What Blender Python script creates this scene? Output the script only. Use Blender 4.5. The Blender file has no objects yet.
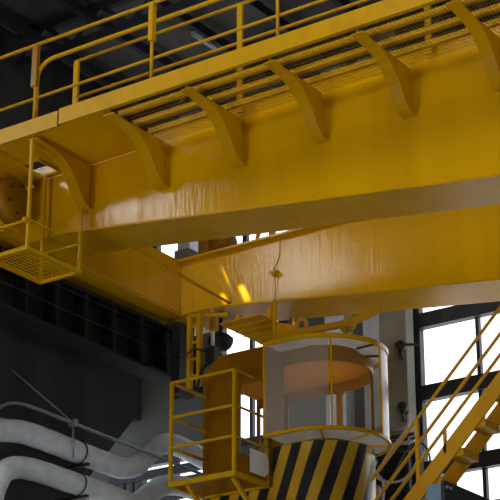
import bpy, bmesh, math, random
from mathutils import Vector, Matrix
R = math.radians
rnd = random.Random(7)
SC = bpy.context.scene
COL = SC.collection

# ---------------------------------------------------------------- camera, world, light, exposure
cam_d = bpy.data.cameras.new('camera'); cam = bpy.data.objects.new('camera', cam_d); COL.objects.link(cam)
cam_d.sensor_width = 36; cam_d.lens = 1850 / 500 * 36
cam_d.clip_end = 200
cam.location = (0, 0, 1.7)
cam.rotation_euler = (R(90 + 22), 0, R(35))
SC.camera = cam
SC.view_settings.view_transform = 'Standard'
SC.view_settings.look = 'None'
SC.view_settings.gamma = 1
SC.view_settings.exposure = 0.12
W = bpy.data.worlds.new('world'); SC.world = W; W.use_nodes = True
W.node_tree.nodes['Background'].inputs[0].default_value = (0.8, 0.9, 1.0, 1)
W.node_tree.nodes['Background'].inputs[1].default_value = 1.0

def area(name, loc, target, sx, sy, power, color=(1, 1, 1)):
    l = bpy.data.lights.new(name, 'AREA'); l.shape = 'RECTANGLE'; l.size = sx; l.size_y = sy
    l.energy = power; l.color = color
    o = bpy.data.objects.new(name, l); COL.objects.link(o); o.location = loc
    o.rotation_euler = (Vector(target) - Vector(loc)).to_track_quat('-Z', 'Z').to_euler()
    return o
# front and right area lamps are added daylight fill; no windows stand behind them
area('daylight_front_fill', (-16.3, 7, 5), (-11, 17, 11), 5.5, 5, 170, (0.98, 0.98, 1))
area('daylight_far_front_fill', (-15.5, -4.5, 2.2), (-12, 20, 11), 6, 3.5, 1000, (1, 0.97, 0.94))
area('daylight_roof_light', (-9.5, 11.8, 16.55), (-11.5, 17.5, 11), 6.5, 3.0, 300, (1, 0.98, 0.95))
area('daylight_right_fill', (5, 10, 3), (-11, 20, 11), 6, 4.5, 460, (0.9, 0.95, 1))
SUN_DIR = Vector((-0.30, -0.72, 0.62)).normalized()          # towards the sun
s_d = bpy.data.lights.new('sun', 'SUN'); s_d.energy = 9; s_d.angle = R(0.35); s_d.color = (1, 0.93, 0.75)
s_o = bpy.data.objects.new('sun', s_d); COL.objects.link(s_o)
s_o.rotation_euler = (-SUN_DIR).to_track_quat('-Z', 'Y').to_euler()

# ---------------------------------------------------------------- materials
def mat(name, col, rough=0.5, metal=0.0, coat=0.0, var=0.0, vscale=3.0, stain=None, stain_amt=0.0,
        bump=0.0, bscale=40.0, vert_streak=False, rvar=0.0, spec=0.5):
    m = bpy.data.materials.new(name); m.use_nodes = True
    nt = m.node_tree; b = nt.nodes['Principled BSDF']
    b.inputs['Base Color'].default_value = (*col, 1)
    b.inputs['Roughness'].default_value = rough
    b.inputs['Metallic'].default_value = metal
    b.inputs['Coat Weight'].default_value = coat
    b.inputs['Coat Roughness'].default_value = 0.12
    b.inputs['Specular IOR Level'].default_value = spec
    geo = nt.nodes.new('ShaderNodeNewGeometry')
    mp = nt.nodes.new('ShaderNodeMapping'); nt.links.new(geo.outputs['Position'], mp.inputs['Vector'])
    if vert_streak: mp.inputs['Scale'].default_value = (1, 1, 0.12)
    if var > 0 or stain is not None:
        n = nt.nodes.new('ShaderNodeTexNoise'); n.inputs['Scale'].default_value = vscale; n.inputs['Detail'].default_value = 6
        nt.links.new(mp.outputs[0], n.inputs['Vector'])
        mx = nt.nodes.new('ShaderNodeMix'); mx.data_type = 'RGBA'
        rp = nt.nodes.new('ShaderNodeMapRange')
        rp.inputs['From Min'].default_value = 0.42; rp.inputs['From Max'].default_value = 0.72
        rp.inputs['To Max'].default_value = max(var, stain_amt)
        nt.links.new(n.outputs['Fac'], rp.inputs['Value'])
        nt.links.new(rp.outputs[0], mx.inputs['Factor'])
        mx.inputs['A'].default_value = (*col, 1)
        mx.inputs['B'].default_value = (*(stain if stain else tuple(c * 0.55 for c in col)), 1)
        nt.links.new(mx.outputs['Result'], b.inputs['Base Color'])
    if rvar > 0:
        n3 = nt.nodes.new('ShaderNodeTexNoise'); n3.inputs['Scale'].default_value = 5; n3.inputs['Detail'].default_value = 5
        nt.links.new(mp.outputs[0], n3.inputs['Vector'])
        r3 = nt.nodes.new('ShaderNodeMapRange')
        r3.inputs['To Min'].default_value = rough - rvar; r3.inputs['To Max'].default_value = rough + rvar
        nt.links.new(n3.outputs['Fac'], r3.inputs['Value']); nt.links.new(r3.outputs[0], b.inputs['Roughness'])
    if bump > 0:
        n2 = nt.nodes.new('ShaderNodeTexNoise'); n2.inputs['Scale'].default_value = bscale; n2.inputs['Detail'].default_value = 4
        nt.links.new(mp.outputs[0], n2.inputs['Vector'])
        bp = nt.nodes.new('ShaderNodeBump'); bp.inputs['Strength'].default_value = bump; bp.inputs['Distance'].default_value = 0.02
        nt.links.new(n2.outputs['Fac'], bp.inputs['Height']); nt.links.new(bp.outputs[0], b.inputs['Normal'])
    return m

M = {}
M['yellow'] = mat('crane_yellow_paint', (0.75, 0.40, 0.0), 0.13, var=0.25, vscale=1.3, stain=(0.42, 0.20, 0.004), stain_amt=0.35, bump=0.13, bscale=24, vert_streak=True, rvar=0.04, spec=0.3)
M['flange'] = mat('crane_flange_paint', (0.66, 0.34, 0.001), 0.33, var=0.4, vscale=2.0, bump=0.15, bscale=25, spec=0.1)
M['rail'] = mat('railing_yellow_paint', (0.64, 0.35, 0.004), 0.4, var=0.3, vscale=6, spec=0.12)
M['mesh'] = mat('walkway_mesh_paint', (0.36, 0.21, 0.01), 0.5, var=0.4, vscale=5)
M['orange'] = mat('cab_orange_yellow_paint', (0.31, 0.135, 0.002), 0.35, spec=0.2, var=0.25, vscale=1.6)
M['orange_in'] = mat('cab_interior_orange_paint', (0.55, 0.20, 0.003), 0.5, var=0.15, spec=0.2, vscale=2)
M['stair'] = mat('stair_orange_paint', (0.60, 0.30, 0.01), 0.45, var=0.25, vscale=4, spec=0.15)
M['white'] = mat('cab_rim_white_paint', (0.82, 0.80, 0.72), 0.5, var=0.25, vscale=5, stain=(0.55, 0.48, 0.34), stain_amt=0.4)
M['panel_white'] = mat('white_plastic_panel', (0.93, 0.94, 0.93), 0.3)
M['black'] = mat('black_painted_steel', (0.012, 0.013, 0.016), 0.45, var=0.4, vscale=4)
M['dark_beam'] = mat('dark_runway_steel', (0.022, 0.022, 0.023), 0.55, var=0.5, vscale=2.5, vert_streak=True, spec=0.15)
M['frame'] = mat('dark_window_steel', (0.02, 0.023, 0.035), 0.5, var=0.3, vscale=5, stain=(0.06, 0.05, 0.04), stain_amt=0.6)
M['concrete'] = mat('grey_concrete', (0.105, 0.106, 0.10), 0.85, var=0.5, vscale=1.8, bump=0.3, bscale=14, vert_streak=True)
M['dark_concrete'] = mat('sooty_concrete', (0.055, 0.054, 0.05), 0.9, var=0.7, vscale=0.9, stain=(0.008, 0.008, 0.008), stain_amt=0.8, vert_streak=True, bump=0.3, bscale=12)
M['olive'] = mat('olive_column_paint', (0.24, 0.23, 0.18), 0.7, var=0.4, vscale=2.5, vert_streak=True)
M['grey_strip'] = mat('pale_grey_strip', (0.62, 0.67, 0.74), 0.6, var=0.3, vscale=5)
M['roof'] = mat('dark_roof_cladding', (0.14, 0.137, 0.13), 0.8, var=0.7, vscale=0.9, stain=(0.012, 0.012, 0.012), stain_amt=0.8)
M['truss'] = mat('roof_steel', (0.03, 0.034, 0.045), 0.6, var=0.4, vscale=3)
M['floor'] = mat('worn_hall_floor', (0.34, 0.33, 0.31), 0.7, var=0.4, vscale=1)
M['duct'] = mat('white_duct_foil', (0.84, 0.93, 1.0), 0.5, var=0.35, vscale=5, stain=(0.48, 0.49, 0.50), stain_amt=0.4, bump=0.3, bscale=20)  # pale blue base carries the bluish window light falling on the ducts
M['pipe'] = mat('galvanised_pipe', (0.30, 0.35, 0.36), 0.4, metal=0.6, var=0.3, vscale=6)
M['steel'] = mat('bare_steel', (0.45, 0.44, 0.42), 0.35, metal=0.7, var=0.3, vscale=8)
M['rubber'] = mat('black_rubber', (0.012, 0.012, 0.013), 0.5)
M['hose'] = mat('grey_hose', (0.5, 0.5, 0.55), 0.4)
M['blue'] = mat('pale_blue_machine_paint', (0.16, 0.27, 0.36), 0.45, var=0.35, vscale=5)
M['blue_dark'] = mat('dark_grey_machine_paint', (0.02, 0.022, 0.03), 0.5, var=0.3, vscale=5)

def glass(name, tint, rough, alpha):
    m = bpy.data.materials.new(name); m.use_nodes = True; nt = m.node_tree
    out = nt.nodes['Material Output']; b = nt.nodes['Principled BSDF']
    b.inputs['Base Color'].default_value = (*tint, 1); b.inputs['Roughness'].default_value = rough
    n = nt.nodes.new('ShaderNodeTexNoise'); n.inputs['Scale'].default_value = 4; n.inputs['Detail'].default_value = 5
    g = nt.nodes.new('ShaderNodeNewGeometry'); nt.links.new(g.outputs['Position'], n.inputs['Vector'])
    mr = nt.nodes.new('ShaderNodeMapRange'); mr.inputs['To Min'].default_value = alpha * 0.7; mr.inputs['To Max'].default_value = alpha * 1.3
    nt.links.new(n.outputs['Fac'], mr.inputs['Value'])
    t = nt.nodes.new('ShaderNodeBsdfTransparent'); mx = nt.nodes.new('ShaderNodeMixShader')
    nt.links.new(mr.outputs[0], mx.inputs[0]); nt.links.new(t.outputs[0], mx.inputs[1]); nt.links.new(b.outputs[0], mx.inputs[2])
    nt.links.new(mx.outputs[0], out.inputs[0])
    return m
M['dirty_glass'] = glass('dirty_cab_glass', (0.50, 0.49, 0.44), 0.12, 0.24)
M['clear_glass'] = glass('clear_cab_glass', (0.8, 0.85, 0.85), 0.05, 0.02)
M['frost_glass'] = glass('bright_frosted_panel', (0.9, 0.93, 0.95), 0.2, 0.85)

def glow(name, col, s):
    m = bpy.data.materials.new(name); m.use_nodes = True; b = m.node_tree.nodes['Principled BSDF']
    b.inputs['Base Color'].default_value = (0.8, 0.8, 0.8, 1)
    b.inputs['Emission Color'].default_value = (*col, 1); b.inputs['Emission Strength'].default_value = s
    return m
M['sky_pane'] = glow('sky_lit_window_pane', (0.93, 0.96, 1.0), 1.5)
M['clerestory_pane'] = glow('sky_lit_clerestory_pane', (1.0, 0.98, 0.93), 13.0)

def stripe_mat():
    m = bpy.data.materials.new('hazard_stripes_black_yellow'); m.use_nodes = True; nt = m.node_tree
    b = nt.nodes['Principled BSDF']; b.inputs['Roughness'].default_value = 0.35; b.inputs['Coat Weight'].default_value = 0.3
    uv = nt.nodes.new('ShaderNodeUVMap'); uv.uv_map = 'UVMap'
    sep = nt.nodes.new('ShaderNodeSeparateXYZ'); nt.links.new(uv.outputs[0], sep.inputs[0])
    m1 = nt.nodes.new('ShaderNodeMath'); m1.operation = 'MULTIPLY_ADD'; m1.inputs[1].default_value = -0.36
    nt.links.new(sep.outputs['Y'], m1.inputs[0]); nt.links.new(sep.outputs['X'], m1.inputs[2])
    m2 = nt.nodes.new('ShaderNodeMath'); m2.operation = 'MULTIPLY_ADD'; m2.inputs[1].default_value = 1 / 0.325; m2.inputs[2].default_value = 40.42
    nt.links.new(m1.outputs[0], m2.inputs[0])
    fr = nt.nodes.new('ShaderNodeMath'); fr.operation = 'FRACT'; nt.links.new(m2.outputs[0], fr.inputs[0])
    gt = nt.nodes.new('ShaderNodeMath'); gt.operation = 'GREATER_THAN'; gt.inputs[1].default_value = 0.5; nt.links.new(fr.outputs[0], gt.inputs[0])
    n = nt.nodes.new('ShaderNodeTexNoise'); n.inputs['Scale'].default_value = 5; n.inputs['Detail'].default_value = 6
    mr = nt.nodes.new('ShaderNodeMapRange'); mr.inputs['From Min'].default_value = 0.45; mr.inputs['From Max'].default_value = 0.75; mr.inputs['To Max'].default_value = 0.45
    nt.links.new(n.outputs['Fac'], mr.inputs['Value'])
    ye = nt.nodes.new('ShaderNodeMix'); ye.data_type = 'RGBA'; ye.inputs['A'].default_value = (0.62, 0.36, 0.012, 1); ye.inputs['B'].default_value = (0.34, 0.2, 0.02, 1)
    nt.links.new(mr.outputs[0], ye.inputs['Factor'])
    mx = nt.nodes.new('ShaderNodeMix'); mx.data_type = 'RGBA'; mx.inputs['B'].default_value = (0.012, 0.012, 0.016, 1)
    nt.links.new(ye.outputs['Result'], mx.inputs['A']); nt.links.new(gt.outputs[0], mx.inputs['Factor'])
    nt.links.new(mx.outputs['Result'], b.inputs['Base Color'])
    return m
M['stripes'] = stripe_mat()

# ---------------------------------------------------------------- mesh helpers
class MB:
    def __init__(s): s.v = []; s.f = []; s.uv = None; s.sm = set()
    def add(s, vs, fs, smooth=False):
        b = len(s.v); s.v += [Vector(p) for p in vs]
        for f in fs:
            if smooth: s.sm.add(len(s.f))
            s.f.append([b + i for i in f])
        return s
    def box(s, x0, x1, y0, y1, z0, z1):
        p = [(x0, y0, z0), (x1, y0, z0), (x1, y1, z0), (x0, y1, z0), (x0, y0, z1), (x1, y0, z1), (x1, y1, z1), (x0, y1, z1)]
        return s.add(p, [(0, 3, 2, 1), (4, 5, 6, 7), (0, 1, 5, 4), (1, 2, 6, 5), (2, 3, 7, 6), (3, 0, 4, 7)])
    def prism(s, pts, ext):
        n = len(pts); e = Vector(ext); a = [Vector(p) for p in pts]
        return s.add(a + [p + e for p in a], [tuple(range(n - 1, -1, -1)), tuple(range(n, 2 * n))] + [(i, (i + 1) % n, n + (i + 1) % n, n + i) for i in range(n)])
    def tube(s, pts, r, n=10, closed=False, rf=None):
        P = [Vector(p) for p in pts]; m = len(P); T = []
        for i in range(m):
            if closed: t = P[(i + 1) % m] - P[i - 1]
            else: t = P[min(i + 1, m - 1)] - P[max(i - 1, 0)]
            T.append(t.normalized())
        up = Vector((0, 0, 1)) if abs(T[0].z) < 0.9 else Vector((1, 0, 0))
        nv = (up - T[0] * up.dot(T[0])).normalized(); vs = []
        for i in range(m):
            nv = (nv - T[i] * nv.dot(T[i])).normalized(); bn = T[i].cross(nv)
            rr = rf(i) if rf else r
            for k in range(n):
                a = 2 * math.pi * k / n; vs.append(P[i] + (nv * math.cos(a) + bn * math.sin(a)) * rr)
        fs = []
        for i in range(m if closed else m - 1):
            j = (i + 1) % m
            for k in range(n): fs.append((i * n + k, i * n + (k + 1) % n, j * n + (k + 1) % n, j * n + k))
        s.add(vs, fs, True)
        if not closed:
            b = len(s.v) - m * n
            s.f.append([b + k for k in range(n - 1, -1, -1)]); s.f.append([b + (m - 1) * n + k for k in range(n)])
        return s
    def bar(s, a, b, w, h, up=(0, 0, 1)):
        a = Vector(a); b = Vector(b); t = (b - a).normalized(); u = Vector(up); u = (u - t * u.dot(t)).normalized(); q = t.cross(u)
        c = [q * w / 2 + u * h / 2, -q * w / 2 + u * h / 2, -q * w / 2 - u * h / 2, q * w / 2 - u * h / 2]
        return s.add([a + k for k in c] + [b + k for k in c], [(0, 1, 2, 3), (7, 6, 5, 4), (0, 4, 5, 1), (1, 5, 6, 2), (2, 6, 7, 3), (3, 7, 4, 0)])
    def lathe(s, prof, c, ax=(0, 0, 1), n=24):
        ax = Vector(ax).normalized(); c = Vector(c); u = ax.orthogonal().normalized(); w = ax.cross(u); vs = []; m = len(prof)
        for (r, h) in prof:
            for k in range(n):
                a = 2 * math.pi * k / n; vs.append(c + ax * h + (u * math.cos(a) + w * math.sin(a)) * max(r, 1e-4))
        fs = [(i * n + k, i * n + (k + 1) % n, (i + 1) * n + (k + 1) % n, (i + 1) * n + k) for i in range(m - 1) for k in range(n)]
        s.add(vs, fs, True)
        b = len(s.v) - m * n
        s.f.append([b + k for k in range(n)][::-1]); s.f.append([b + (m - 1) * n + k for k in range(n)])
        return s
    def arc(s, cx, cy, r0, r1, a0, a1, z0, z1, n=48):
        """annular sector solid"""
        vs = []
        for i in range(n + 1):
            a = R(a0 + (a1 - a0) * i / n); ca, sa = math.cos(a), math.sin(a)
            vs += [(cx + r0 * ca, cy + r0 * sa, z0), (cx + r1 * ca, cy + r1 * sa, z0), (cx + r1 * ca, cy + r1 * sa, z1), (cx + r0 * ca, cy + r0 * sa, z1)]
        fs = []
        for i in range(n):
            for k in range(4): fs.append((4 * i + k, 4 * i + (k + 1) % 4, 4 * i + 4 + (k + 1) % 4, 4 * i + 4 + k))
        fs += [(3, 2, 1, 0), (4 * n, 4 * n + 1, 4 * n + 2, 4 * n + 3)]
        return s.add(vs, fs)

def wpos(o):
    p = Vector((0, 0, 0))
    while o is not None: p += o.location; o = o.parent
    return p
def obj(name, mb, m, parent=None, bevel=0.0, smooth_angle=True):
    me = bpy.data.meshes.new(name)
    lo = Vector([min(v[i] for v in mb.v) for i in range(3)]); hi = Vector([max(v[i] for v in mb.v) for i in range(3)])
    c = (lo + hi) / 2; c.z = lo.z
    me.from_pydata([v - c for v in mb.v], [], mb.f)
    bm = bmesh.new(); bm.from_mesh(me); bmesh.ops.recalc_face_normals(bm, faces=bm.faces); bm.to_mesh(me); bm.free()
    for i in mb.sm: me.polygons[i].use_smooth = True
    if mb.uv:
        l = me.uv_layers.new(name='UVMap')
        for lp in me.loops: l.data[lp.index].uv = mb.uv[lp.vertex_index]
    me.materials.append(M[m] if isinstance(m, str) else m)
    o = bpy.data.objects.new(name, me); COL.objects.link(o)
    o.parent = parent; o.location = c - (wpos(parent) if parent else Vector((0, 0, 0)))
    if bevel:
        bv = o.modifiers.new('bevel', 'BEVEL'); bv.width = bevel; bv.segments = 2; bv.limit_method = 'ANGLE'; bv.angle_limit = R(40)
    return o
def thing(name, label, cat, loc=(0, 0, 0), group=None):
    o = bpy.data.objects.new(name, None); COL.objects.link(o); o.location = loc; o.empty_display_size = 0.2
    o['label'] = label; o['category'] = cat
    if group: o['group'] = group
    return o
def tag(o, label, cat, group=None):
    o['label'] = label; o['category'] = cat
    if group: o['group'] = group
    return o
def struct(name, mb, m, bevel=0, parent=None):
    o = obj(name, mb, m, parent, bevel)
    if parent is None: o['kind'] = 'structure'
    return o
def smooth_path(pts, k=8):
    P = [Vector(p) for p in pts]; P = [P[0] * 2 - P[1]] + P + [P[-1] * 2 - P[-2]]; out = []
    for i in range(1, len(P) - 2):
        for j in range(k):
            t = j / k; a, b, c, d = P[i - 1], P[i], P[i + 1], P[i + 2]
            out.append(0.5 * ((2 * b) + (c - a) * t + (2 * a - 5 * b + 4 * c - d) * t * t + (3 * b - a - 3 * c + d) * t ** 3))
    out.append(P[-2]); return out

def holed(axis, const, th, u0, u1, v0, v1, holes):
    """slab perpendicular to axis ('X','Y','Z') between (u0,v0) and (u1,v1) with rectangular openings"""
    us = sorted({u0, u1} | {h[0] for h in holes} | {h[1] for h in holes}); vs = sorted({v0, v1} | {h[2] for h in holes} | {h[3] for h in holes})
    mb = MB()
    for a, b in zip(us, us[1:]):
        runs = []
        for c, d in zip(vs, vs[1:]):
            uc, vc = (a + b) / 2, (c + d) / 2
            if any(h[0] < uc < h[1] and h[2] < vc < h[3] for h in holes): continue
            if runs and abs(runs[-1][1] - c) < 1e-9: runs[-1][1] = d
            else: runs.append([c, d])
        for c, d in runs:
            if axis == 'Y': mb.box(a, b, const, const + th, c, d)
            elif axis == 'X': mb.box(const, const + th, a, b, c, d)
            else: mb.box(a, b, c, d, const, const + th)
    return mb

# ---------------------------------------------------------------- the hall
GY = 24.0
struct('floor', MB().box(-24, 9, -9, 25, -0.3, 0), 'floor')
# window openings of the end wall: x0, x1, z0, z1
WR = (-13.64, -9.2, 5.6, 13.4)          # big one at the right
WA = (-18.9, -15.0, 12.95, 15.4)       # high, between the girders
WB = (-17.45, -16.1, 10.1, 12.4)         # behind the cab
WC = (-19.1, -17.55, 8.3, 10.15)        # low, behind the ducts
struct('wall_end', holed('Y', GY, 0.4, -24, 9, 0, 17, [WR, WA, WB, WC]), 'concrete')
struct('wall_left', holed('X', -19.5, 0.4, -9, GY, 10.9, 17, [(9.0, 12.8, 14.4, 16.15)]), 'dark_concrete')
struct('wall_left_lower', MB().prism([(-17.4, -9, 0), (-17.4, 19.4, 0), (-17.4, 19.7, 8.2), (-17.4, 21.3, 10.0), (-17.4, 21.3, 10.6), (-17.4, -9, 10.6)], (0.4, 0, 0)), 'dark_concrete')
struct('ledge_left', MB().box(-19.6, -17.0, -9, 21.3, 10.6, 10.9), 'dark_concrete')
struct('wall_right', MB().box(8.6, 9, -9, 24, 0, 17), 'concrete')
struct('wall_front', MB().box(-20, 9, -9.4, -9, 0, 17), 'concrete')
RZ = 16.8
# unseen roof openings, shaped to drop patches of sun on the far girder
holes = []
def roof_hole(x0, x1, z0, z1, y):
    def proj(x, z):
        t = (RZ - z) / SUN_DIR.z; return x + SUN_DIR.x * t, y + SUN_DIR.y * t
    a = proj(x0, z1); b = proj(x1, z0)
    holes.append((min(a[0], b[0]), max(a[0], b[0]), min(a[1], b[1]), max(a[1], b[1])))
roof_hole(-14.78, -14.60, 11.28, 11.58, 20.35)
roof_hole(-14.48, -14.22, 10.93, 11.22, 20.35)
roof_hole(-14.80, -14.62, 10.98, 11.16, 20.35)
struct('ceiling', holed('Z', RZ, 0.03, -24, 9, -9.4, 24.4, holes), 'roof')
t_ = MB()
for y in (16.5, 20.3, 23.2):
    t_.box(-19, 8, y, y + 0.12, 16.1, 16.25)
    t_.box(-19, 8, y, y + 0.12, 16.65, 16.8)
    x = -19
    while x < -6:
        t_.bar((x, y + .06, 16.2), (x + .6, y + .06, 16.7), .07, .07); t_.bar((x + .6, y + .06, 16.7), (x + 1.2, y + .06, 16.2), .07, .07); x += 1.2
struct('trim_1', t_, 'truss')
p_ = MB()
for x in [-18.6, -17.4, -16.2, -15.0, -13.8, -12.6, -11.4, -10.2, -9.0]: p_.box(x, x + 0.1, 17.5, 24, 16.45, 16.62)
struct('trim_2', p_, 'grey_strip' if False else 'truss')

def window(n, rect, bars, posts, bw=0.24, pw=0.06, y=GY, inset=0.07):
    x0, x1, z0, z1 = rect
    f = MB()
    f.box(x0, x0 + 0.12, y - 0.06, y + 0.3, z0, z1); f.box(x1 - 0.1, x1, y - 0.06, y + 0.3, z0, z1)
    f.box(x0 + .12, x1 - .1, y - 0.06, y + 0.3, z1 - 0.1, z1); f.box(x0 + .12, x1 - .1, y - 0.06, y + 0.3, z0, z0 + 0.1)
    for z in bars: f.box(x0 + .12, x1 - .1, y - 0.08, y + 0.06, z, z + bw)
    for x in posts: f.box(x, x + pw, y - 0.02, y + 0.06, z0 + .1, z1 - .1)
    o = struct('window_%d' % n, f, 'frame')
    obj('pane', MB().box(x0 + .05, x1 - .05, y + inset, y + inset + 0.02, z0 + .05, z1 - .05), 'sky_pane', o)
    return o
window(1, WR, [12.55, 11.43, 10.24, 9.03, 7.9, 6.8], [-12.56, -11.5, -10.4])
window(2, WA, [14.3], [-18.3, -17.95, -17.5, -16.95, -16.4, -16.0, -15.5], 0.1, 0.09)
window(3, WB, [11.0], [-16.8], 0.1)
window(4, WC, [9.55, 8.9], [-18.35], 0.2, 0.07)
fl = MB()
for y in (9.0, 10.25, 11.5, 12.73): fl.box(-19.5, -19.2, y, y + .07, 14.4, 16.15)
w5 = struct('window_5', fl, 'frame')
obj('pane', MB().box(-19.4, -19.36, 9.02, 12.78, 14.42, 16.13), 'clerestory_pane', w5)
wd = MB().box(-13.76, -13.645, 23.72, 24, 5, 15)
struct('trim_3', wd, 'black')
wd = MB().box(-13.83, -13.765, 23.78, 24, 5, 15)
struct('trim_4', wd, 'grey_strip')
struct('column_right', MB().box(-13.88, -13.40, 23.3, 23.55, 0, 16.6), 'olive', 0.02)
struct('pilaster', MB().box(-14.44, -14.10, 23.75, 24, 0, 16.6), 'grey_strip')
struct('pilaster_second', MB().box(-15.16, -14.78, 23.75, 24, 0, 16.6), 'grey_strip')
struct('column_high', MB().box(-17.98, -17.72, 23.5, 23.93, 12.3, 16.6), 'grey_strip')

# ---------------------------------------------------------------- runway beam and its rail
rw = thing('runway_beam', 'dark steel runway girder with vertical stiffeners along the left wall under the crane', 'beam', (-16.0, 14, 10.1))
obj('web', MB().box(-16.05, -15.97, 8, 21.15, 10.15, 10.82), 'dark_beam', rw)
obj('top_flange', MB().box(-16.3, -15.72, 8, 21.15, 10.82, 10.87), 'dark_beam', rw)
obj('bottom_flange', MB().box(-16.1, -15.72, 8, 21.15, 10.1, 10.15), 'dark_beam', rw)
y = 15.4
while y < 21.1:
    obj('stiffener', MB().box(-15.97, -15.74, y, y + .05, 10.15, 10.82), 'dark_beam', rw); y += 0.62
obj('end_plate', MB().box(-16.3, -15.7, 21.16, 21.2, 10.05, 10.9), 'dark_beam', rw)
tag(obj('crane_rail', MB().box(-16.02, -15.96, 8, 21.1, 10.87, 10.93), 'steel'), 'narrow steel crane rail lying on the dark runway girder', 'rail')
for k, (z, dz) in enumerate(((10.66, 0.0), (10.36, -.02))):
    c = MB().tube([(-15.6, 15, z + .03), (-15.6, 18, z), (-15.6, 21.1, z + .01)], 0.006, 6)
    tag(obj('conductor_wire', c, 'frame'), ['upper thin conductor wire stretched in front of the dark runway girder', 'lower thin conductor wire stretched in front of the dark runway girder'][k], 'wire', 'conductor wires')

# ---------------------------------------------------------------- girders
XL, XR = -15.5, -4.0
def zbot(x): return 11.0 if x < -14.85 else max(10.52 - .128 * (x + 11.14), 9.9)
def girder(name, label, y0, y1, top):
    t = thing(name, label, 'girder', (-12, (y0 + y1) / 2, 10.4), 'box girders of the crane')
    pts = [(XL, y0, 11.0), (-14.86, y0, 11.0)] + [(x, y0, zbot(x)) for x in (-13, -11, -9, -7, -6.3)] + [(XR, y0, 9.9), (XR, y0, top), (XL, y0, top)]
    obj('web_plate', MB().prism(pts, (0, .03, 0)), 'yellow', t)
    obj('web_plate', MB().prism([(a, y1 - .03, c) for a, b, c in pts], (0, .03, 0)), 'yellow', t)
    fl = MB()
    lo = pts[:8]
    poly = [(a, y0 - .025, c) for a, b, c in lo] + [(a, y0 - .025, c - .025) for a, b, c in reversed(lo)]
    obj('bottom_flange', fl.prism(poly, (0, y1 - y0 + .05, 0)), 'flange', t)
    return t
ng = girder('box_girder', 'near yellow crane box girder carrying the walkway on its near side', 16.95, 17.72, 12.02)
obj('top_flange', MB().box(XL, XR, 16.96, 17.78, 12.03, 12.06), 'yellow', ng)
obj('end_plate', MB().box(XL, XL + .03, 16.99, 17.68, 11.03, 12.0), 'yellow', ng)
obj('splice_strip', MB().box(-14.43, -14.38, 16.93, 16.949, 10.98, 11.5), 'yellow', ng)
fg = girder('box_girder', 'far yellow crane box girder with a pale sheen, above the cab', 20.35, 21.15, 11.80)
obj('top_flange', MB().box(XL, XR, 20.24, 21.26, 11.80, 11.83), 'yellow', fg)
obj('end_plate', MB().box(-15.495, -15.465, 20.39, 21.11, 11.05, 11.78), 'yellow', fg)
for x in (-15.3,): obj('splice_strip', MB().box(x, x + .05, 20.325, 20.349, 11.06, 11.79), 'yellow', fg)
# brackets under the walkway
edge = [(15.80, 11.80), (15.95, 11.785), (16.12, 11.77), (16.28, 11.73), (16.40, 11.67), (16.50, 11.58), (16.59, 11.48), (16.66, 11.38), (16.73, 11.29), (16.79, 11.235), (16.86, 11.205), (16.944, 11.20)]
def bracket(x, par):
    pts = [(x + .06, y, z) for y, z in edge] + [(x + .06, 16.944, 11.838), (x + .06, 15.80, 11.838)]
    br = obj('bracket', MB().prism(pts, (0.022, 0, 0)), 'flange', par, 0.003)
    f = MB()
    e = edge
    low = [(x - .03, a, b) for a, b in e]; n = len(e)
    vs = []
    for a, b in e: vs += [(x - .01, a, b), (x + .15, a, b), (x + .15, a, b - .012), (x - .01, a, b - .012)]
    fs = []
    for i in range(n - 1):
        for k in range(4): fs.append((4 * i + k, 4 * i + (k + 1) % 4, 4 * i + 4 + (k + 1) % 4, 4 * i + 4 + k))
    fs += [(3, 2, 1, 0), (4 * n - 4, 4 * n - 3, 4 * n - 2, 4 * n - 1)]
    obj('bracket_flange', f.add(vs, fs), 'flange', br)
BX = [-14.50, -13.26, -12.07, -10.86, -9.66, -8.44, -7.24]
for x in BX: bracket(x, ng)

# ---------------------------------------------------------------- walkway
wk = thing('walkway', 'yellow walkway deck of perforated mesh running along the near girder', 'walkway', (-12, 16.3, 11.85))
def channel(x0, x1, z0, z1):
    m = MB(); pts = [(x0, 15.75, z0), (x0, 15.75, z1), (x0, 15.81, z1), (x0, 15.81, z1 - .012), (x0, 15.762, z1 - .012), (x0, 15.762, z0 + .012), (x0, 15.81, z0 + .012), (x0, 15.81, z0)]
    return m.prism(pts, (x1 - x0, 0, 0))
obj('edge_beam', channel(-13.96, XR, 11.85, 12.065), 'rail', wk)
obj('edge_beam', channel(-16.6, -13.985, 11.835, 12.045), 'rail', wk)
# plain plate at the left, with a hatch
obj('deck_plate', holed('Z', 11.852, .01, -16.6, -13.26, 15.81, 16.94, [(-15.17, -14.86, 16.40, 16.80)]), 'yellow', wk)
hf = MB()
for a in ((-15.20, -15.17, 16.37, 16.83), (-14.86, -14.83, 16.37, 16.83)): hf.box(*a, 11.82, 11.851)
for a in ((-15.17, -14.86, 16.37, 16.40), (-15.17, -14.86, 16.80, 16.83)): hf.box(*a, 11.82, 11.851)
obj('hatch_frame', hf, 'rail', wk)
def grating(x0, x1):
    g = MB(); s = 0.047; w = .006
    n = int((x1 - x0) / s)
    for i in range(n + 1):
        x = x0 + .01 + i * s
        if x < x1 - .01: g.box(x, x + w, 15.81, 16.94, 11.855, 11.857)
    m = int(1.13 / .082)
    for j in range(m + 1):
        y = 15.82 + j * .082
        g.box(x0, x1, y, y + w, 11.857, 11.859)
    return g
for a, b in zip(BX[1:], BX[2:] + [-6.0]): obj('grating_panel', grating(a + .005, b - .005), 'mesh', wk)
for y in (16.05, 16.36, 16.66): obj('stringer', MB().box(-13.25, -6, y, y + .06, 11.88, 11.95), 'rail', wk)

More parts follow.
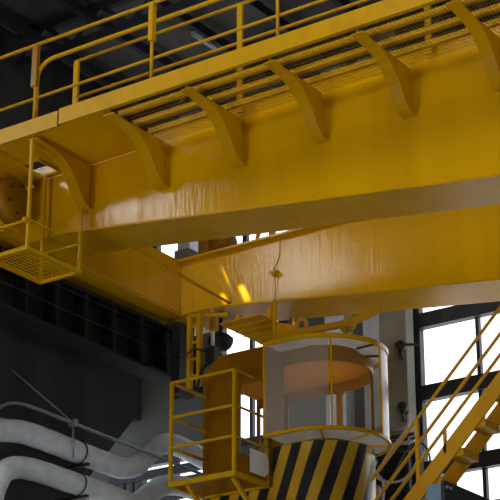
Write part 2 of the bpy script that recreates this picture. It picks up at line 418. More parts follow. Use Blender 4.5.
# guard rails
def rail_line(x0, x1, y, z, r): return MB().tube([(x0, y, z), (x1, y, z)], r, 8)
gn = thing('guard_rail', 'near yellow pipe guard rail on the outer edge of the walkway', 'railing', (-12, 15.83, 12.06), 'guard rails of the walkway')
obj('top_rail', rail_line(-16.6, -6, 15.83, 13.16, .024), 'rail', gn)
obj('mid_rail', rail_line(-16.6, -6, 15.86, 12.40, .02), 'rail', gn)
hp = [(-14.47, 15.88, 12.10), (-14.47, 15.88, 12.5), (-14.47, 15.88, 12.70)] + [(-14.47 + .28 * (1 - math.cos(R(a))), 15.88, 12.70 + .22 * math.sin(R(a))) for a in range(15, 91, 15)] + [(-13, 15.88, 12.92), (-6, 15.88, 12.92)]
obj('bent_rail', MB().tube(hp, .028, 10), 'rail', gn)
for x in (-14.45, -12.56, -10.69, -8.82):
    p = obj('post', MB().tube([(x, 15.83, 12.06), (x, 15.83, 13.16)], .021, 8), 'rail', gn)
    if x < -14: obj('post_sleeve', MB().box(x - .06, x + .03, 15.80, 15.86, 12.55, 13.15), 'orange', p, .004)
    else: obj('post_sleeve', MB().box(x - .033, x + .033, 15.79, 15.87, 12.62, 13.14), 'rail', p, .004)
gf = thing('guard_rail', 'far yellow guard rail with flat posts beyond the walkway mesh', 'railing', (-12, 16.85, 12.0), 'guard rails of the walkway')
obj('top_rail', rail_line(-14.68, -6, 16.85, 13.42, .022), 'rail', gf)
obj('mid_rail', rail_line(-14.68, -6, 16.85, 12.87, .022), 'rail', gf)
for x in (-14.65, -11.95, -9.25): obj('post', MB().box(x - .04, x + .04, 16.83, 16.87, 11.88, 13.41), 'rail', gf, .004)

# ---------------------------------------------------------------- end carriage
ec = thing('end_carriage', 'yellow box end carriage joining the two girders at their left ends', 'carriage', (-15.8, 19, 11.0))
obj('carriage_box', MB().box(-16.1, -15.505, 16.5, 21.3, 11.03, 11.85), 'yellow', ec, .008)
obj('nose_plate', MB().prism([(-15.56, y, z) for y, z in ((16.35, 11.18), (16.45, 11.1), (16.8, 11.1), (16.8, 11.8), (16.4, 11.8), (16.3, 11.7))], (.09, 0, 0)), 'yellow', ec, .01)
obj('bottom_strip', MB().box(-16.14, -15.47, 16.98, 20.34, 10.975, 11.0), 'yellow', ec)
for y in (16.75, 20.9): obj('wheel', MB().lathe([(.07, -.1), (.2, -.1), (.2, -.07), (.15, -.06), (.15, .06), (.2, .07), (.2, .1), (.07, .1)], (-15.99, y, 11.12), (1, 0, 0)), 'black', ec)
bf = MB().lathe([(.05, 0), (.05, .12), (.13, .13), (.14, .22), (.10, .27)], (-15.75, 16.5, 11.42), (0, -1, 0), 20)
obj('buffer', bf, 'orange', ec)
gbx = thing('gear_motor', 'rounded yellow drive motor with bolts at the left end of the near girder', 'motor', (-15.6, 16.6, 11.2))
obj('housing', MB().lathe([(.2, 0), (.30, .02), (.32, .06), (.32, .14), (.28, .18), (.06, .19)], (-15.46, 16.52, 11.42), (1, 0, 0), 28), 'orange', gbx)
for k in range(6):
    a = R(k * 60 + 20)
    obj('bolt', MB().lathe([(.02, 0), (.02, .035)], (-15.28, 16.52 + .21 * math.cos(a), 11.42 + .21 * math.sin(a)), (1, 0, 0), 6), 'black', gbx)

# ---------------------------------------------------------------- hanging access platform
ap = thing('access_platform', 'small yellow grated platform hanging below the left end of the walkway', 'platform', (-14.78, 16.32, 10.29))
X0, X1, Y0, Y1, ZP = -15.12, -14.43, 15.80, 16.84, 10.29
fr = MB()
fr.box(X0, X1, Y0, Y0 + .04, ZP, ZP + .05).box(X0, X1, Y1 - .04, Y1, ZP, ZP + .05).box(X0, X0 + .04, Y0 + .04, Y1 - .04, ZP, ZP + .05).box(X1 - .04, X1, Y0 + .04, Y1 - .04, ZP, ZP + .05)
obj('platform_frame', fr, 'rail', ap)
g = MB()
for i in range(9):
    x = X0 + .085 + i * .064; g.box(x, x + .015, Y0 + .04, Y1 - .04, ZP + .02, ZP + .034)
for i in range(9):
    y = Y0 + .12 + i * .10; g.box(X0 + .04, X1 - .04, y, y + .008, ZP + .034, ZP + .04)
obj('grate', g, 'rail', ap)
for x, y, zt in ((X1 - .02, Y0 + .02, 11.80), (X1 - .02, Y1 - .02, 11.84), (X0 + .02, Y1 - .02, 11.85), (X0 + .02, Y0 + .02, 11.80)):
    obj('hanger_post', MB().box(x - .019, x + .019, y - .019, y + .019, ZP + .05, zt), 'rail', ap)
obj('side_rail', MB().tube([(X1 - .02, Y0 - .02, 10.70), (X1 - .02, Y1, 10.70)], .012, 8), 'rail', ap)
obj('side_rail', MB().tube([(X0, Y1 - .02, 10.70), (X1, Y1 - .02, 10.70)], .02, 8), 'rail', ap)
obj('side_rail', MB().tube([(X0 - .3, Y0 + .0, 10.68), (X1, Y0 + .0, 10.68)], .02, 8), 'rail', ap)
obj('clamp', MB().lathe([(.03, 0), (.042, .01), (.042, .05), (.03, .06)], (X1 - .06, Y0 - .02, 10.68), (1, 0, 0), 12), 'rail', ap)
obj('grab_bar', MB().tube([(X1 - .08, Y0 + .02, 11.13), (X1 + .04, Y0 + .02, 11.13)], .014, 8), 'rail', ap)

tag(obj('brace_rod', MB().tube([(-14.34, 17.72, 10.93), (-14.60, 20.34, 10.99)], .022, 8).lathe([(.05, 0), (.05, .03)], (-14.34, 17.69, 10.925), (0, 1, 0), 12), 'rail'),
    'thin yellow brace rod slanting between the two girders at their left ends', 'rod')

# ---------------------------------------------------------------- cab
CB = (-13.10, 20.50); RB = 0.67; CR = (-12.90, 20.20); RR = 0.85
ZB, ZT = 8.52, 9.82
XE = -14.68; SL = CB[0] - XE
def outline(s, off=0.0):
    r = RB + off
    if s < SL: return (XE + s, CB[1] - r)
    s2 = s - SL; A = math.pi * RB
    if s2 < A:
        a = -math.pi / 2 + s2 / RB; return (CB[0] + r * math.cos(a), CB[1] + r * math.sin(a))
    return (CB[0] - (s2 - A), CB[1] + r)
STOT = 2 * SL + math.pi * RB
def shell(z0, z1, ds, dz, inside, th=0.04, z_round=None):
    ns = int(round(STOT / ds)); nz = max(1, int(round((z1 - z0) / dz)))
    mb = MB(); mb.uv = []
    for i in range(ns + 1):
        s = STOT * i / ns; a = outline(s); b = outline(s, -th)
        for j in range(nz + 1):
            z = z0 + (z1 - z0) * j / nz
            mb.v.append(Vector((a[0], a[1], z))); mb.uv.append((s, z)); mb.v.append(Vector((b[0], b[1], z))); mb.uv.append((s, z))
    def idx(i, j, k): return (i * (nz + 1) + j) * 2 + k
    solid = [[not inside(STOT * (i + .5) / ns, z0 + (z1 - z0) * (j + .5) / nz) for j in range(nz)] for i in range(ns)]
    for i in range(ns):
        for j in range(nz):
            if not solid[i][j]: continue
            mb.f.append([idx(i, j, 0), idx(i + 1, j, 0), idx(i + 1, j + 1, 0), idx(i, j + 1, 0)])
            mb.f.append([idx(i, j, 1), idx(i, j + 1, 1), idx(i + 1, j + 1, 1), idx(i + 1, j, 1)])
            if i == 0 or not solid[i - 1][j]: mb.f.append([idx(i, j, 0), idx(i, j + 1, 0), idx(i, j + 1, 1), idx(i, j, 1)])
            if i == ns - 1 or not solid[i + 1][j]: mb.f.append([idx(i + 1, j, 0), idx(i + 1, j, 1), idx(i + 1, j + 1, 1), idx(i + 1, j + 1, 0)])
            if j == 0 or not solid[i][j - 1]: mb.f.append([idx(i, j, 0), idx(i, j, 1), idx(i + 1, j, 1), idx(i + 1, j, 0)])
            if j == nz - 1 or not solid[i][j + 1]: mb.f.append([idx(i, j + 1, 0), idx(i + 1, j + 1, 0), idx(i + 1, j + 1, 1), idx(i, j + 1, 1)])
    used = sorted({k for f in mb.f for k in f}); mp = {k: n for n, k in enumerate(used)}
    mb.v = [mb.v[k] for k in used]; mb.uv = [mb.uv[k] for k in used]; mb.f = [[mp[k] for k in f] for f in mb.f]
    return mb
def rrect(s, z, s0, s1, z0, z1, r):
    if not (s0 < s < s1 and z0 < z < z1): return False
    ds = max(s0 + r - s, s - (s1 - r), 0); dz = max(z0 + r - z, z - (z1 - r), 0)
    return ds * ds + dz * dz < r * r if (ds > 0 and dz > 0) else True
cab = thing('operator_cab', 'round-fronted yellow crane cab with glass bay and black-striped lower body', 'cab', (-13.3, 20.5, 6.9))
SD = 1.16                                    # the flat door side is plain orange down to the platform
obj('lower_body', shell(6.9, ZB + .02, .04, .0545, lambda s, z: s < SD and z > 8.0), 'stripes', cab)
ZR = 9.96
S_front1 = SL + RB * R(90 + 32)
S_back0 = SL + math.pi * RB
def openings(s, z):
    if rrect(s, z, SL - 0.34, S_front1, ZB + .06, 9.66, .20): return True        # front window
    if rrect(s, z, 0.62, 1.02, 8.36, 9.52, .04): return True                      # door
    if rrect(s, z, S_front1 + .10, S_back0 + .12, ZB + .10, 9.62, .08): return True
    if rrect(s, z, S_back0 + .22, S_back0 + 1.02, ZB + .10, 9.62, .06): return True
    if rrect(s, z, S_back0 + 1.10, S_back0 + 1.54, 8.12, 9.62, .04): return True
    if s < .35 and z > ZR - .30:                                                   # rounded shoulder
        d = math.hypot(.30 - s if s < .30 else 0, z - (ZR - .30)); 
        if s < .30 and d > .30: return True
    return False
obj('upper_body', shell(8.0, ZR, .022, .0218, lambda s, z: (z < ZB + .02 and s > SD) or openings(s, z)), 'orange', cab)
def plan(off=-.05, n=24, xe=XE):
    P = [(xe, CB[1] - RB - off)]; r = RB + off
    P = [(xe, CB[1] - r)] + [(CB[0] + r * math.cos(R(-90 + 180 * i / n)), CB[1] + r * math.sin(R(-90 + 180 * i / n))) for i in range(n + 1)] + [(xe, CB[1] + r)]
    return P
obj('ceiling_panel', MB().prism([(x, y, 9.74) for x, y in plan(-.05)], (0, 0, .03)), 'orange_in', cab)
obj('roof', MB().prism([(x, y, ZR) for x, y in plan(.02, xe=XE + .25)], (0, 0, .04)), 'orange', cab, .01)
obj('cab_floor', MB().prism([(x, y, ZB - .15) for x, y in plan(-.05)], (0, 0, .05)), 'black', cab)
obj('rear_wall', MB().box(XE, XE + .04, CB[1] - RB + .04, CB[1] + RB - .04, 6.9, 8.3), 'orange', cab)
lm = bpy.data.lights.new('cab_fill', 'AREA'); lm.shape = 'DISK'; lm.size = 0.25; lm.energy = 2.5; lm.color = (1, 0.86, 0.66)  # added fill, shines upward to brighten the cab ceiling
lo = bpy.data.objects.new('cab_fill', lm); COL.objects.link(lo); lo.location = (-13.2, 20.5, 8.75); lo.rotation_euler = (math.pi, 0, 0)
# glass bay
XG = -13.33                                   # left end of the bay's flat part
YG = CR[1] - RR; NSTR = (CR[0] - XG)
def bay(t, off=0.0):
    """point on the bay outline, t = metres along it from the left end"""
    r = RR + off
    if t < NSTR: return Vector((XG + t, CR[1] - r, 0))
    a = -math.pi / 2 + (t - NSTR) / RR; return Vector((CR[0] + r * math.cos(a), CR[1] + r * math.sin(a), 0))
def ta(a): return NSTR + RR * R(a + 90)
def bay_strip(t0, t1, o0, o1, z0, z1, n=60):
    ts = sorted([t0 + (t1 - t0) * i / n for i in range(n + 1)] + ([NSTR] if t0 < NSTR < t1 else [])); vs = []; fs = []
    for t in ts:
        a = bay(t, o0); b = bay(t, o1); vs += [(a.x, a.y, z0), (b.x, b.y, z0), (b.x, b.y, z1), (a.x, a.y, z1)]
    m = len(ts) - 1
    for i in range(m):
        for k in range(4): fs.append((4 * i + k, 4 * i + (k + 1) % 4, 4 * i + 4 + (k + 1) % 4, 4 * i + 4 + k))
    fs += [(3, 2, 1, 0), (4 * m, 4 * m + 1, 4 * m + 2, 4 * m + 3)]
    return MB().add(vs, fs)
T1 = ta(112)
obj('bay_bottom_rim', bay_strip(0, T1, -.02, .02, ZB + .01, ZB + .055), 'yellow', cab)
obj('bay_floor_ring', bay_strip(0.02, ta(64), -.47, -.02, ZB + .026, ZB + .036), 'white', cab)
for t in (ta(-62), ta(-12), ta(35)):
    obj('floor_rib', MB().bar(bay(t, -.42) + Vector((0, 0, ZB + .016)), bay(t, -.02) + Vector((0, 0, ZB + .016)), .03, .014), 'yellow', cab)
obj('bay_top_rim', bay_strip(0, T1, -.02, .02, ZT - .03, ZT + .03), 'yellow', cab)
obj('bay_roof_ring', bay_strip(0.02, ta(100), -.36, -.02, ZT - .01, ZT + .01), 'white', cab)
for t in (ta(-5), ta(32)):
    obj('roof_rib', MB().bar(bay(t, -.3) + Vector((0, 0, ZT - .022)), bay(t, -.02) + Vector((0, 0, ZT - .022)), .03, .02), 'black', cab)
for t in (.012, ta(-52), ta(3), ta(38)):
    p = bay(t); q = bay(t, .1) - p
    obj('bay_post', MB().bar(p + Vector((0, 0, ZB + .056)), p + Vector((0, 0, ZT - .031)), .026, .03, q), 'yellow', cab)
obj('bay_side_panel', MB().box(XG, XG + .015, YG + .03, CB[1] - RB - .01, ZB + .04, ZT - .01), 'orange', cab)
o = obj('glass_panel', bay_strip(.03, ta(-54), -.006, 0, ZB + .056, ZT - .031, 40), 'dirty_glass', cab); o['label'] = 'dusty curved glass pane'
o = obj('glass_panel', bay_strip(ta(-50), ta(1), -.006, 0, ZB + .056, ZT - .031, 30), 'clear_glass', cab); o['label'] = 'clear curved glass pane'
o = obj('glass_panel', bay_strip(ta(5), ta(36), -.006, 0, ZB + .056, ZT - .031, 20), 'frost_glass', cab); o['label'] = 'bright frosted side pane'
o = obj('kick_panel', bay_strip(ta(40), ta(105), -.03, -.02, ZB + .056, ZB + .40, 20), 'panel_white', cab); o['label'] = 'white lower panel'

# cab hangers
hg = thing('cab_hanger', 'orange frame with curved lugs hanging the cab from the far girder', 'bracket', (-13.1, 20.5, 10.2))
obj('cross_bar', MB().bar((-13.75, 20.3, 10.30), (-12.55, 20.3, 10.25), .06, .09), 'stair', hg)
obj('curved_arm', MB().prism([(x, 20.28, z) for x, z in ((-12.72, 10.22), (-12.66, 10.31), (-12.52, 10.33), (-12.3, 10.34), (-12.12, 10.38), (-12.05, 10.38), (-12.05, 10.31), (-12.25, 10.26), (-12.45, 10.22), (-12.5, 10.15), (-12.62, 10.10), (-12.68, 10.16))], (0, .05, 0)), 'stair', hg)
lug = [(-13.42, 20.3, 10.27), (-13.42, 20.3, 10.40)] + [(-13.34 - .08 * math.cos(R(a)), 20.3, 10.40 + .07 * math.sin(R(a))) for a in range(30, 180, 30)] + [(-13.26, 20.3, 10.40), (-13.26, 20.3, 10.27)]
obj('lug', MB().tube(lug, .028, 8), 'stair', hg)
obj('gusset', MB().prism([(-13.74, 20.28, 10.50), (-13.50, 20.28, 10.42), (-13.26, 20.28, 10.30), (-13.74, 20.28, 10.27)], (0, .04, 0)), 'rail', hg)
obj('suspension_bolt', MB().tube([(-12.58, 20.3, 9.98), (-12.58, 20.3, 10.2)], .03, 10), 'steel', hg)
obj('suspension_bolt', MB().tube([(-13.79, 20.3, 10.0), (-13.79, 20.3, 10.82)], .035, 10), 'rail', hg)
obj('roof_plate', MB().box(-13.9, -12.55, 20.1, 20.95, 10.0, 10.03), 'orange', hg)
ht = MB().tube(smooth_path([(-13.70, 20.315, 11.74), (-13.72, 20.315, 11.5), (-13.79, 20.315, 11.32), (-13.79, 20.315, 11.0), (-13.80, 20.30, 10.80)]), .009, 6)
tag(obj('hanging_cable', ht, 'rail'), 'thin cable hanging down the pale face of the far girder', 'cable')
tag(obj('cable_clamp', MB().box(-13.83, -13.75, 20.25, 20.33, 11.24, 11.29).tube([(-13.79, 20.29, 11.2), (-13.79, 20.29, 11.33)], .018, 8), 'rail'), 'small clamp on the cable hanging down the far girder', 'clamp')

lg = thing('mounting_plate', 'brownish steel plate between the far girder and the cab roof, beside the lamp', 'plate', (-14.2, 20.7, 10.58))
obj('plate', MB().box(-14.62, -13.9, 20.12, 21.22, 10.60, 10.62), 'flange', lg)
for i in range(7):
    obj('bolt', MB().lathe([(.014, 0), (.014, .02)], (-14.57 + i * .10, 20.15, 10.575), (0, 0, 1), 6), 'flange', lg)
for x, y in ((-14.55, 20.5), (-14.0, 20.5), (-14.55, 21.05), (-14.0, 21.05)): obj('stub', MB().box(x - .03, x + .03, y - .03, y + .03, 10.62, 10.84), 'yellow', lg)
for i in range(5): obj('rib', MB().box(-14.6, -13.92, 20.3 + i * .2, 20.32 + i * .2, 10.575, 10.598), 'flange', lg)

# cab entrance platform
pf = thing('cab_platform', 'yellow railed entrance platform beside the door of the cab', 'platform', (-14.1, 19.4, 8.0))
PX0, PX1, PY0, PY1, PZ, PT = -14.63, -13.55, 19.0, 19.80, 7.98, 9.43
m = MB().box(PX0, PX1, PY0, PY0 + .04, PZ, PZ + .07).box(PX0, PX1, PY1 - .04, PY1, PZ, PZ + .07).box(PX0, PX0 + .04, PY0 + .04, PY1 - .04, PZ, PZ + .07).box(PX1 - .04, PX1, PY0 + .04, PY1 - .04, PZ, PZ + .07)
obj('platform_frame', m, 'rail', pf)
obj('deck', MB().box(PX0 + .04, PX1 - .04, PY0 + .04, PY1 - .04, PZ + .03, PZ + .05), 'orange', pf)
for x, y in ((PX0 + .02, PY0 + .02), (PX1 - .02, PY0 + .02), (PX1 - .02, PY1 - .02)):
    obj('post', MB().box(x - .022, x + .022, y - .022, y + .022, PZ + .07, PT), 'rail', pf)
for z in (8.52, 8.94, PT):
    obj('rail', MB().bar((PX0, PY0 + .02, z), (PX1, PY0 + .02, z), .03, .035), 'rail', pf)
    obj('rail', MB().bar((PX0 + .02, PY0 + .04, z), (PX0 + .02, PY1, z), .03, .035), 'rail', pf)
    obj('rail', MB().bar((PX1 - .02, PY0 + .04, z), (PX1 - .02, PY1, z), .022, .025), 'rail', pf)
obj('toe_plate', MB().box(PX1 - .02, PX1 - .008, PY0 + .06, PY1 - .05, PZ + .07, PZ + .34), 'orange', pf)
for x in (-14.35, -13.62):
    obj('strut', MB().bar((x, PY0 + .06, PZ), (x, PY1 + .02, 7.4), .05, .05), 'rail', pf)
sg = MB().prism([(-13.545, y, z) for y, z in ((19.34, 8.10), (19.68, 8.10), (19.76, 8.18), (19.76, 8.34), (19.70, 8.42), (19.34, 8.42))], (.012, 0, 0))
tag(obj('white_sign', sg, 'panel_white'), 'blank white plate with rounded corners fixed to the cab platform railing', 'sign')

# ---------------------------------------------------------------- small equipment
lp = thing('flood_lamp', 'dark round bowl lamp hanging below the far girder left of the cab', 'lamp', (-14.95, 20.6, 10.5))
obj('bowl', MB().lathe([(.02, 0.0), (.09, .015), (.15, .06), (.185, .13), (.19, .19), (.12, .25)], (-15.02, 20.7, 10.44)), 'rubber', lp)
obj('stem', MB().tube([(-15.02, 20.7, 10.66), (-15.02, 20.7, 10.95)], .03, 8), 'black', lp)
obj('lens', MB().lathe([(.02, 0), (.05, .01), (.05, .03)], (-15.02, 20.7, 10.415)), 'steel', lp)
lf = thing('hanging_ladder', 'yellow ladder-like frame hanging at the end of the dark runway girder', 'ladder', (-14.9, 20.0, 10.2))
for x in (-15.05, -14.88): obj('side_bar', MB().box(x - .03, x + .03, 19.96, 20.04, 9.7, 10.78), 'rail', lf)
for z in (9.85, 10.1, 10.35, 10.6): obj('rung', MB().box(-15.02, -14.91, 19.98, 20.02, z, z + .03), 'rail', lf)
obj('top_arm', MB().bar((-15.08, 20.0, 10.78), (-14.6, 20.3, 10.80), .06, .05), 'rail', lf)
hp_ = thing('hanger_strap', 'yellow flat strap with a pale lower end below the far girder', 'bracket', (-14.87, 20.3, 10.2))
obj('strap', MB().box(-14.91, -14.83, 20.28, 20.31, 10.60, 10.96), 'stair', hp_)
obj('lower_end', MB().box(-14.89, -14.84, 20.28, 20.31, 10.26, 10.60), 'panel_white', hp_)
jb = thing('junction_box', 'black electrical junction box between the lamp and the yellow frame', 'box', (-14.7, 20.2, 10.2))
obj('box_body', MB().box(-14.86, -14.70, 20.1, 20.26, 10.03, 10.30), 'rubber', jb, .01)
obj('cable', MB().tube(smooth_path([(-14.76, 20.1, 10.05), (-14.80, 20.0, 9.95), (-14.84, 19.95, 9.8), (-14.88, 19.95, 9.6)]), .022, 8), 'rubber', jb)
obj('cable', MB().tube(smooth_path([(-14.78, 20.1, 10.2), (-14.9, 19.9, 10.22), (-15.1, 19.85, 10.1), (-15.3, 19.9, 10.2)]), .014, 8), 'rubber', jb)
bx = thing('equipment_cabinet', 'narrow black cabinet standing at the end of the runway girder', 'cabinet', (-15.3, 20.1, 9.7))
obj('cabinet_body', MB().box(-15.35, -15.2, 19.95, 20.3, 9.65, 10.72), 'rubber', bx, .01)
obj('cabinet_door', MB().box(-15.33, -15.22, 19.935, 19.948, 9.7, 10.66), 'black', bx)
# motors on top of the far girder
mt = thing('hoist_motor', 'orange motor and gearbox sitting on top of the far girder', 'motor', (-15.2, 20.9, 11.84))
obj('gearbox', MB().box(-15.50, -15.28, 20.75, 21.0, 11.84, 12.36), 'orange', mt, .03)
obj('gearbox_cover', MB().box(-15.28, -15.25, 20.78, 20.97, 11.9, 12.3), 'orange', mt, .01)
obj('motor_drum', MB().lathe([(.05, 0), (.15, .01), (.16, .04), (.16, .26), (.14, .3), (.05, .31)], (-15.25, 20.88, 12.22), (1, 0, 0)), 'orange', mt)
obj('motor_foot', MB().box(-15.15, -15.0, 20.8, 20.96, 11.84, 12.07), 'orange', mt)
tag(obj('brown_box', MB().box(-15.98, -15.7, 20.8, 21.1, 11.852, 12.27), 'olive', None, .015), 'small dark brown box on the left end of the far girder', 'box')
tag(obj('handle_bar', MB().tube(smooth_path([(-14.5, 20.9, 11.84), (-14.5, 20.9, 12.16), (-14.44, 20.9, 12.26), (-14.3, 20.9, 12.26), (-14.24, 20.9, 12.16), (-14.24, 20.9, 11.84)]), .03, 8), 'rail'), 'small yellow pipe hoop standing on top of the far girder', 'hoop')

# ---------------------------------------------------------------- ducts and pipe
def duct(name, label, pts, r):
    P = smooth_path(pts, 14)
    # equal spacing
    Q = [P[0]]; acc = 0
    for a, b in zip(P, P[1:]):
        L = (b - a).length
        while acc + L >= .022:
            t = (.022 - acc) / L; a = a.lerp(b, t); Q.append(a); L = (b - a).length; acc = 0
            if L < 1e-6: break
        acc += L
    mb = MB().tube(Q, r, 28, rf=lambda i: r * (1 + .010 * math.sin(i * 1.45) + .012 * math.sin(i * .37)))
    t = thing(name, label, 'duct', Q[len(Q) // 2], 'pale ventilation ducts')
    obj('duct_tube', mb, 'duct', t)
    return t
d1 = duct('ventilation_duct', 'upper of two pale wrapped ventilation ducts bending along the left wall', [(-16.6, 16.2, 8.72), (-16.6, 17.2, 8.78), (-16.6, 17.81, 8.82), (-16.6, 18.35, 8.90), (-16.6, 19.38, 8.88), (-16.6, 19.94, 8.87), (-16.6, 20.45, 8.88), (-16.6, 20.82, 9.02), (-16.6, 21.1, 9.28), (-16.6, 21.41, 9.47), (-16.6, 21.85, 9.52), (-16.6, 22.6, 9.46), (-16.6, 23.2, 9.4)], .16)
d2 = duct('ventilation_duct', 'lower of two pale wrapped ventilation ducts bending along the left wall', [(-16.6, 17.7, 7.3), (-16.6, 17.72, 7.8), (-16.6, 17.86, 8.18), (-16.6, 18.12, 8.36), (-16.6, 18.55, 8.42), (-16.6, 19.2, 8.42), (-16.6, 20.19, 8.41), (-16.6, 20.7, 8.39), (-16.6, 20.93, 8.50), (-16.6, 21.15, 8.66), (-16.6, 21.45, 8.83), (-16.6, 21.95, 8.92), (-16.6, 23.0, 8.92)], .155)
for dd, z in ((d1, 8.88), (d2, 8.42)):
    b = MB(); n = 24
    pts = [(-16.6 + .172 * math.cos(2 * math.pi * k / n), 19.45, z + .172 * math.sin(2 * math.pi * k / n)) for k in range(n)]
    b.tube(pts, .011, 6, closed=True); b.box(-17.0, -16.4, 19.42, 19.48, z - .22, z - .18)
    obj('hanger_clamp', b, 'black', dd)
tp = thing('thin_pipe', 'thin galvanised pipe running above the two pale ducts', 'pipe', (-16.4, 19, 9.2))
obj('pipe_run', MB().tube(smooth_path([(-16.4, 17.2, 8.75), (-16.4, 17.45, 8.95), (-16.4, 17.7, 9.12), (-16.4, 17.95, 9.19), (-16.4, 18.3, 9.205), (-16.4, 19.06, 9.19), (-16.4, 20.37, 9.16), (-16.4, 22.4, 9.12)]), .026, 8), 'pipe', tp)
obj('pipe_clamp', MB().box(-16.46, -16.34, 19.05, 19.12, 9.14, 9.24), 'pipe', tp)
obj('cross_rod', MB().tube([(-16.4, 18.9, 9.19), (-16.98, 19.2, 9.35)], .018, 6).tube([(-16.4, 19.08, 9.2), (-16.4, 19.12, 8.7)], .016, 6).tube([(-16.4, 19.08, 9.2), (-16.98, 18.4, 9.9)], .01, 6), 'pipe', tp)
# steel supports behind the ducts
sp = thing('duct_support', 'dark lattice steel support behind the ducts near the low windows', 'support', (-18.2, 22.6, 8.4))
obj('support_arm', MB().box(-18.60, -16.5, 22.57, 22.63, 9.36, 9.50), 'frame', sp)
obj('support_arm', MB().box(-17.9, -16.6, 22.57, 22.63, 8.95, 9.07), 'frame', sp)
for x in (-18.30, -18.12): obj('support_post', MB().box(x - .03, x + .03, 22.56, 22.62, 7.6, 9.35), 'frame', sp)
lb = MB()
for i in range(9): lb.bar((-18.27, 22.59, 7.9 + i * .14), (-18.15, 22.59, 8.04 + i * .14), .02, .02)
obj('lacing', lb, 'frame', sp)

# ---------------------------------------------------------------- stairs at the right
st = thing('stair_flight', 'steep orange-yellow steel stair with three-pipe railing at the lower right', 'stairs', (-10.5, 18.8, 7.0))
def sx(z): return -10.79 + (z - 7.10) * (1.40 / 1.39)
za, zb = 6.7, 9.2
for y in (18.5, 18.9):
    obj('stringer', MB().prism([(sx(za), y, za), (sx(zb), y, zb), (sx(zb) + .02, y, zb - .25), (sx(za) + .02, y, za - .25)], (0, .03, 0)), 'stair', st)
z = 6.75
while z < 9.0:
    x = sx(z) + .10
    obj('tread', MB().box(x, x + .20, 18.53, 18.9, z - .09, z), 'stair', st)
    z += .30
for y in (18.515,):
    for k, dz in enumerate((.74, .43, .19)):
        obj('rail', MB().tube([(sx(za), y, za + dz + .0), (sx(9.3), y, 9.3 + dz)], .021, 8), 'stair', st)
    for (z, h) in ((7.35, .74), (8.55, .74)):
        obj('post', MB().box(sx(z) - .022, sx(z) + .022, 18.495, 18.535, z - .1, z + h), 'stair', st)
    obj('post', MB().box(sx(7.72) - .018, sx(7.72) + .018, 18.5, 18.53, 7.62, 7.91), 'stair', st)
# blue machine
bl = thing('blue_cabinet', 'pale blue and dark grey machine frame at the bottom right beneath the stair', 'machine', (-9.8, 18.3, 5.9))
obj('front_box', MB().box(-10.15, -9.96, 18.0, 18.6, 5.9, 7.12), 'blue', bl, .01)
obj('side_frame', MB().prism([(-9.955, 17.99, 5.9), (-9.955, 17.99, 7.14), (-9.955, 19.2, 7.14), (-9.955, 19.2, 5.9)], (.05, 0, 0)), 'blue_dark', bl, .006)
obj('cross_beam', MB().box(-9.7, -7.5, 18.25, 18.5, 6.3, 6.90), 'blue', bl, .01)
for y in (18.02, 18.1): obj('bolt', MB().lathe([(.02, 0), (.02, .03)], (-9.905, y, 7.06), (1, 0, 0), 8), 'steel', bl)

# ---------------------------------------------------------------- machinery clutter right of the cab
pn = thing('control_rack', 'dark rack of pipes and fittings between the cab and the stair', 'rack', (-13.5, 22.6, 6.5))
obj('rack_panel', MB().box(-14.6, -13.0, 22.9, 23.0, 6.3, 9.35), 'rubber', pn)
for i in range(4): obj('rack_pipe', MB().tube([(-14.6, 22.6, 9.45 - i * .11), (-12.9, 22.6, 9.4 - i * .11)], .03, 8), ['pipe', 'black', 'steel', 'black'][i], pn)
for i in range(3): obj('valve', MB().lathe([(.03, 0), (.07, .03), (.09, .08), (.07, .13), (.03, .16)], (-13.55 + i * .05, 22.5, 8.9 - i * .42), (.3, -1, .2), 16), 'steel', pn)
for i in range(4): obj('rack_post', MB().box(-14.4 + i * .42, -14.34 + i * .42, 22.7, 22.78, 6.4, 9.4), 'black', pn)
tl = thing('tube_lamp', 'unlit pale tube lamp under the dark roof behind the railing', 'lamp', (-16.2, 21.8, 16.4))
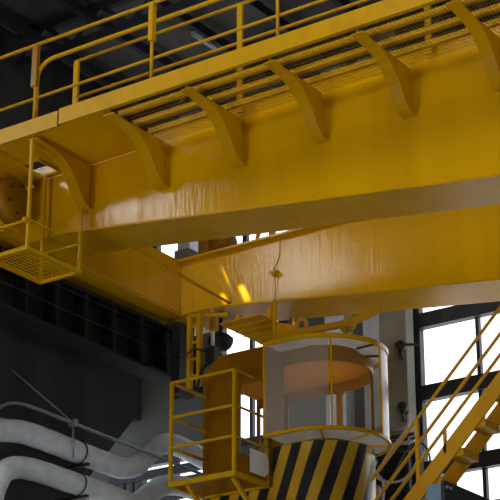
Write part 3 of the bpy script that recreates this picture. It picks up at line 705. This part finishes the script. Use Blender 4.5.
obj('tube', MB().tube([(-16.2, 21.5, 16.42), (-16.2, 22.1, 16.42)], .05, 10), 'grey_strip', tl)
obj('lamp_tray', MB().box(-16.26, -16.14, 21.45, 22.15, 16.47, 16.5), 'frame', tl)
hs = [((-13.4, 22.3, 8.7), (-13.1, 22.3, 9.05), (-12.85, 22.3, 9.3), (-12.82, 22.3, 9.5)),
      ((-13.6, 22.3, 9.0), (-13.3, 22.2, 8.6), (-12.95, 22.3, 8.55), (-12.6, 22.3, 8.9)),
      ((-13.2, 22.3, 8.5), (-12.9, 22.3, 8.95), (-12.65, 22.3, 9.05), (-12.5, 22.3, 8.8), (-12.6, 22.3, 8.5), (-12.9, 22.3, 8.35)),
      ((-14.0, 22.3, 8.3), (-13.6, 22.3, 8.75), (-13.3, 22.3, 8.6), (-13.3, 22.3, 8.2)),
      ((-14.1, 22.4, 8.8), (-13.7, 22.4, 8.7), (-13.5, 22.4, 8.3), (-13.0, 22.4, 8.25))]
nm = ['pale grey hose curving up in front of the dark rack', 'grey hose sagging across the front of the dark rack', 'black hose looped against the bright window beside the stair', 'grey hose arching low on the dark rack', 'thin pale cable running low across the dark rack']
for i, h in enumerate(hs):
    tag(obj('hose', MB().tube(smooth_path(h), [.022, .018, .016, .02, .014][i], 8), ['hose', 'hose', 'rubber', 'hose', 'panel_white'][i]), nm[i], 'hose', 'hoses around the dark rack')
for i, z in enumerate((10.82, 9.84)):
    b = thing('wall_insulator', ['upper black fitting on the olive column beside the window', 'lower black fitting on the olive column beside the window'][i], 'fitting', (-13.45, 23.2, z), 'black fittings by the column')
    obj('fitting_body', MB().lathe([(.03, 0), (.08, .03), (.09, .08), (.04, .12)], (-13.46, 23.28, z + .1), (0, -1, 0), 16), 'rubber', b)
    obj('fitting_stem', MB().tube([(-13.46, 23.2, z + .1), (-13.43, 23.2, z - .12)], .035, 8), 'rubber', b)
    if i == 0: obj('fitting_arm', MB().bar((-13.42, 23.16, z + .1), (-13.14, 23.28, z + .08), .04, .03), 'black', b)
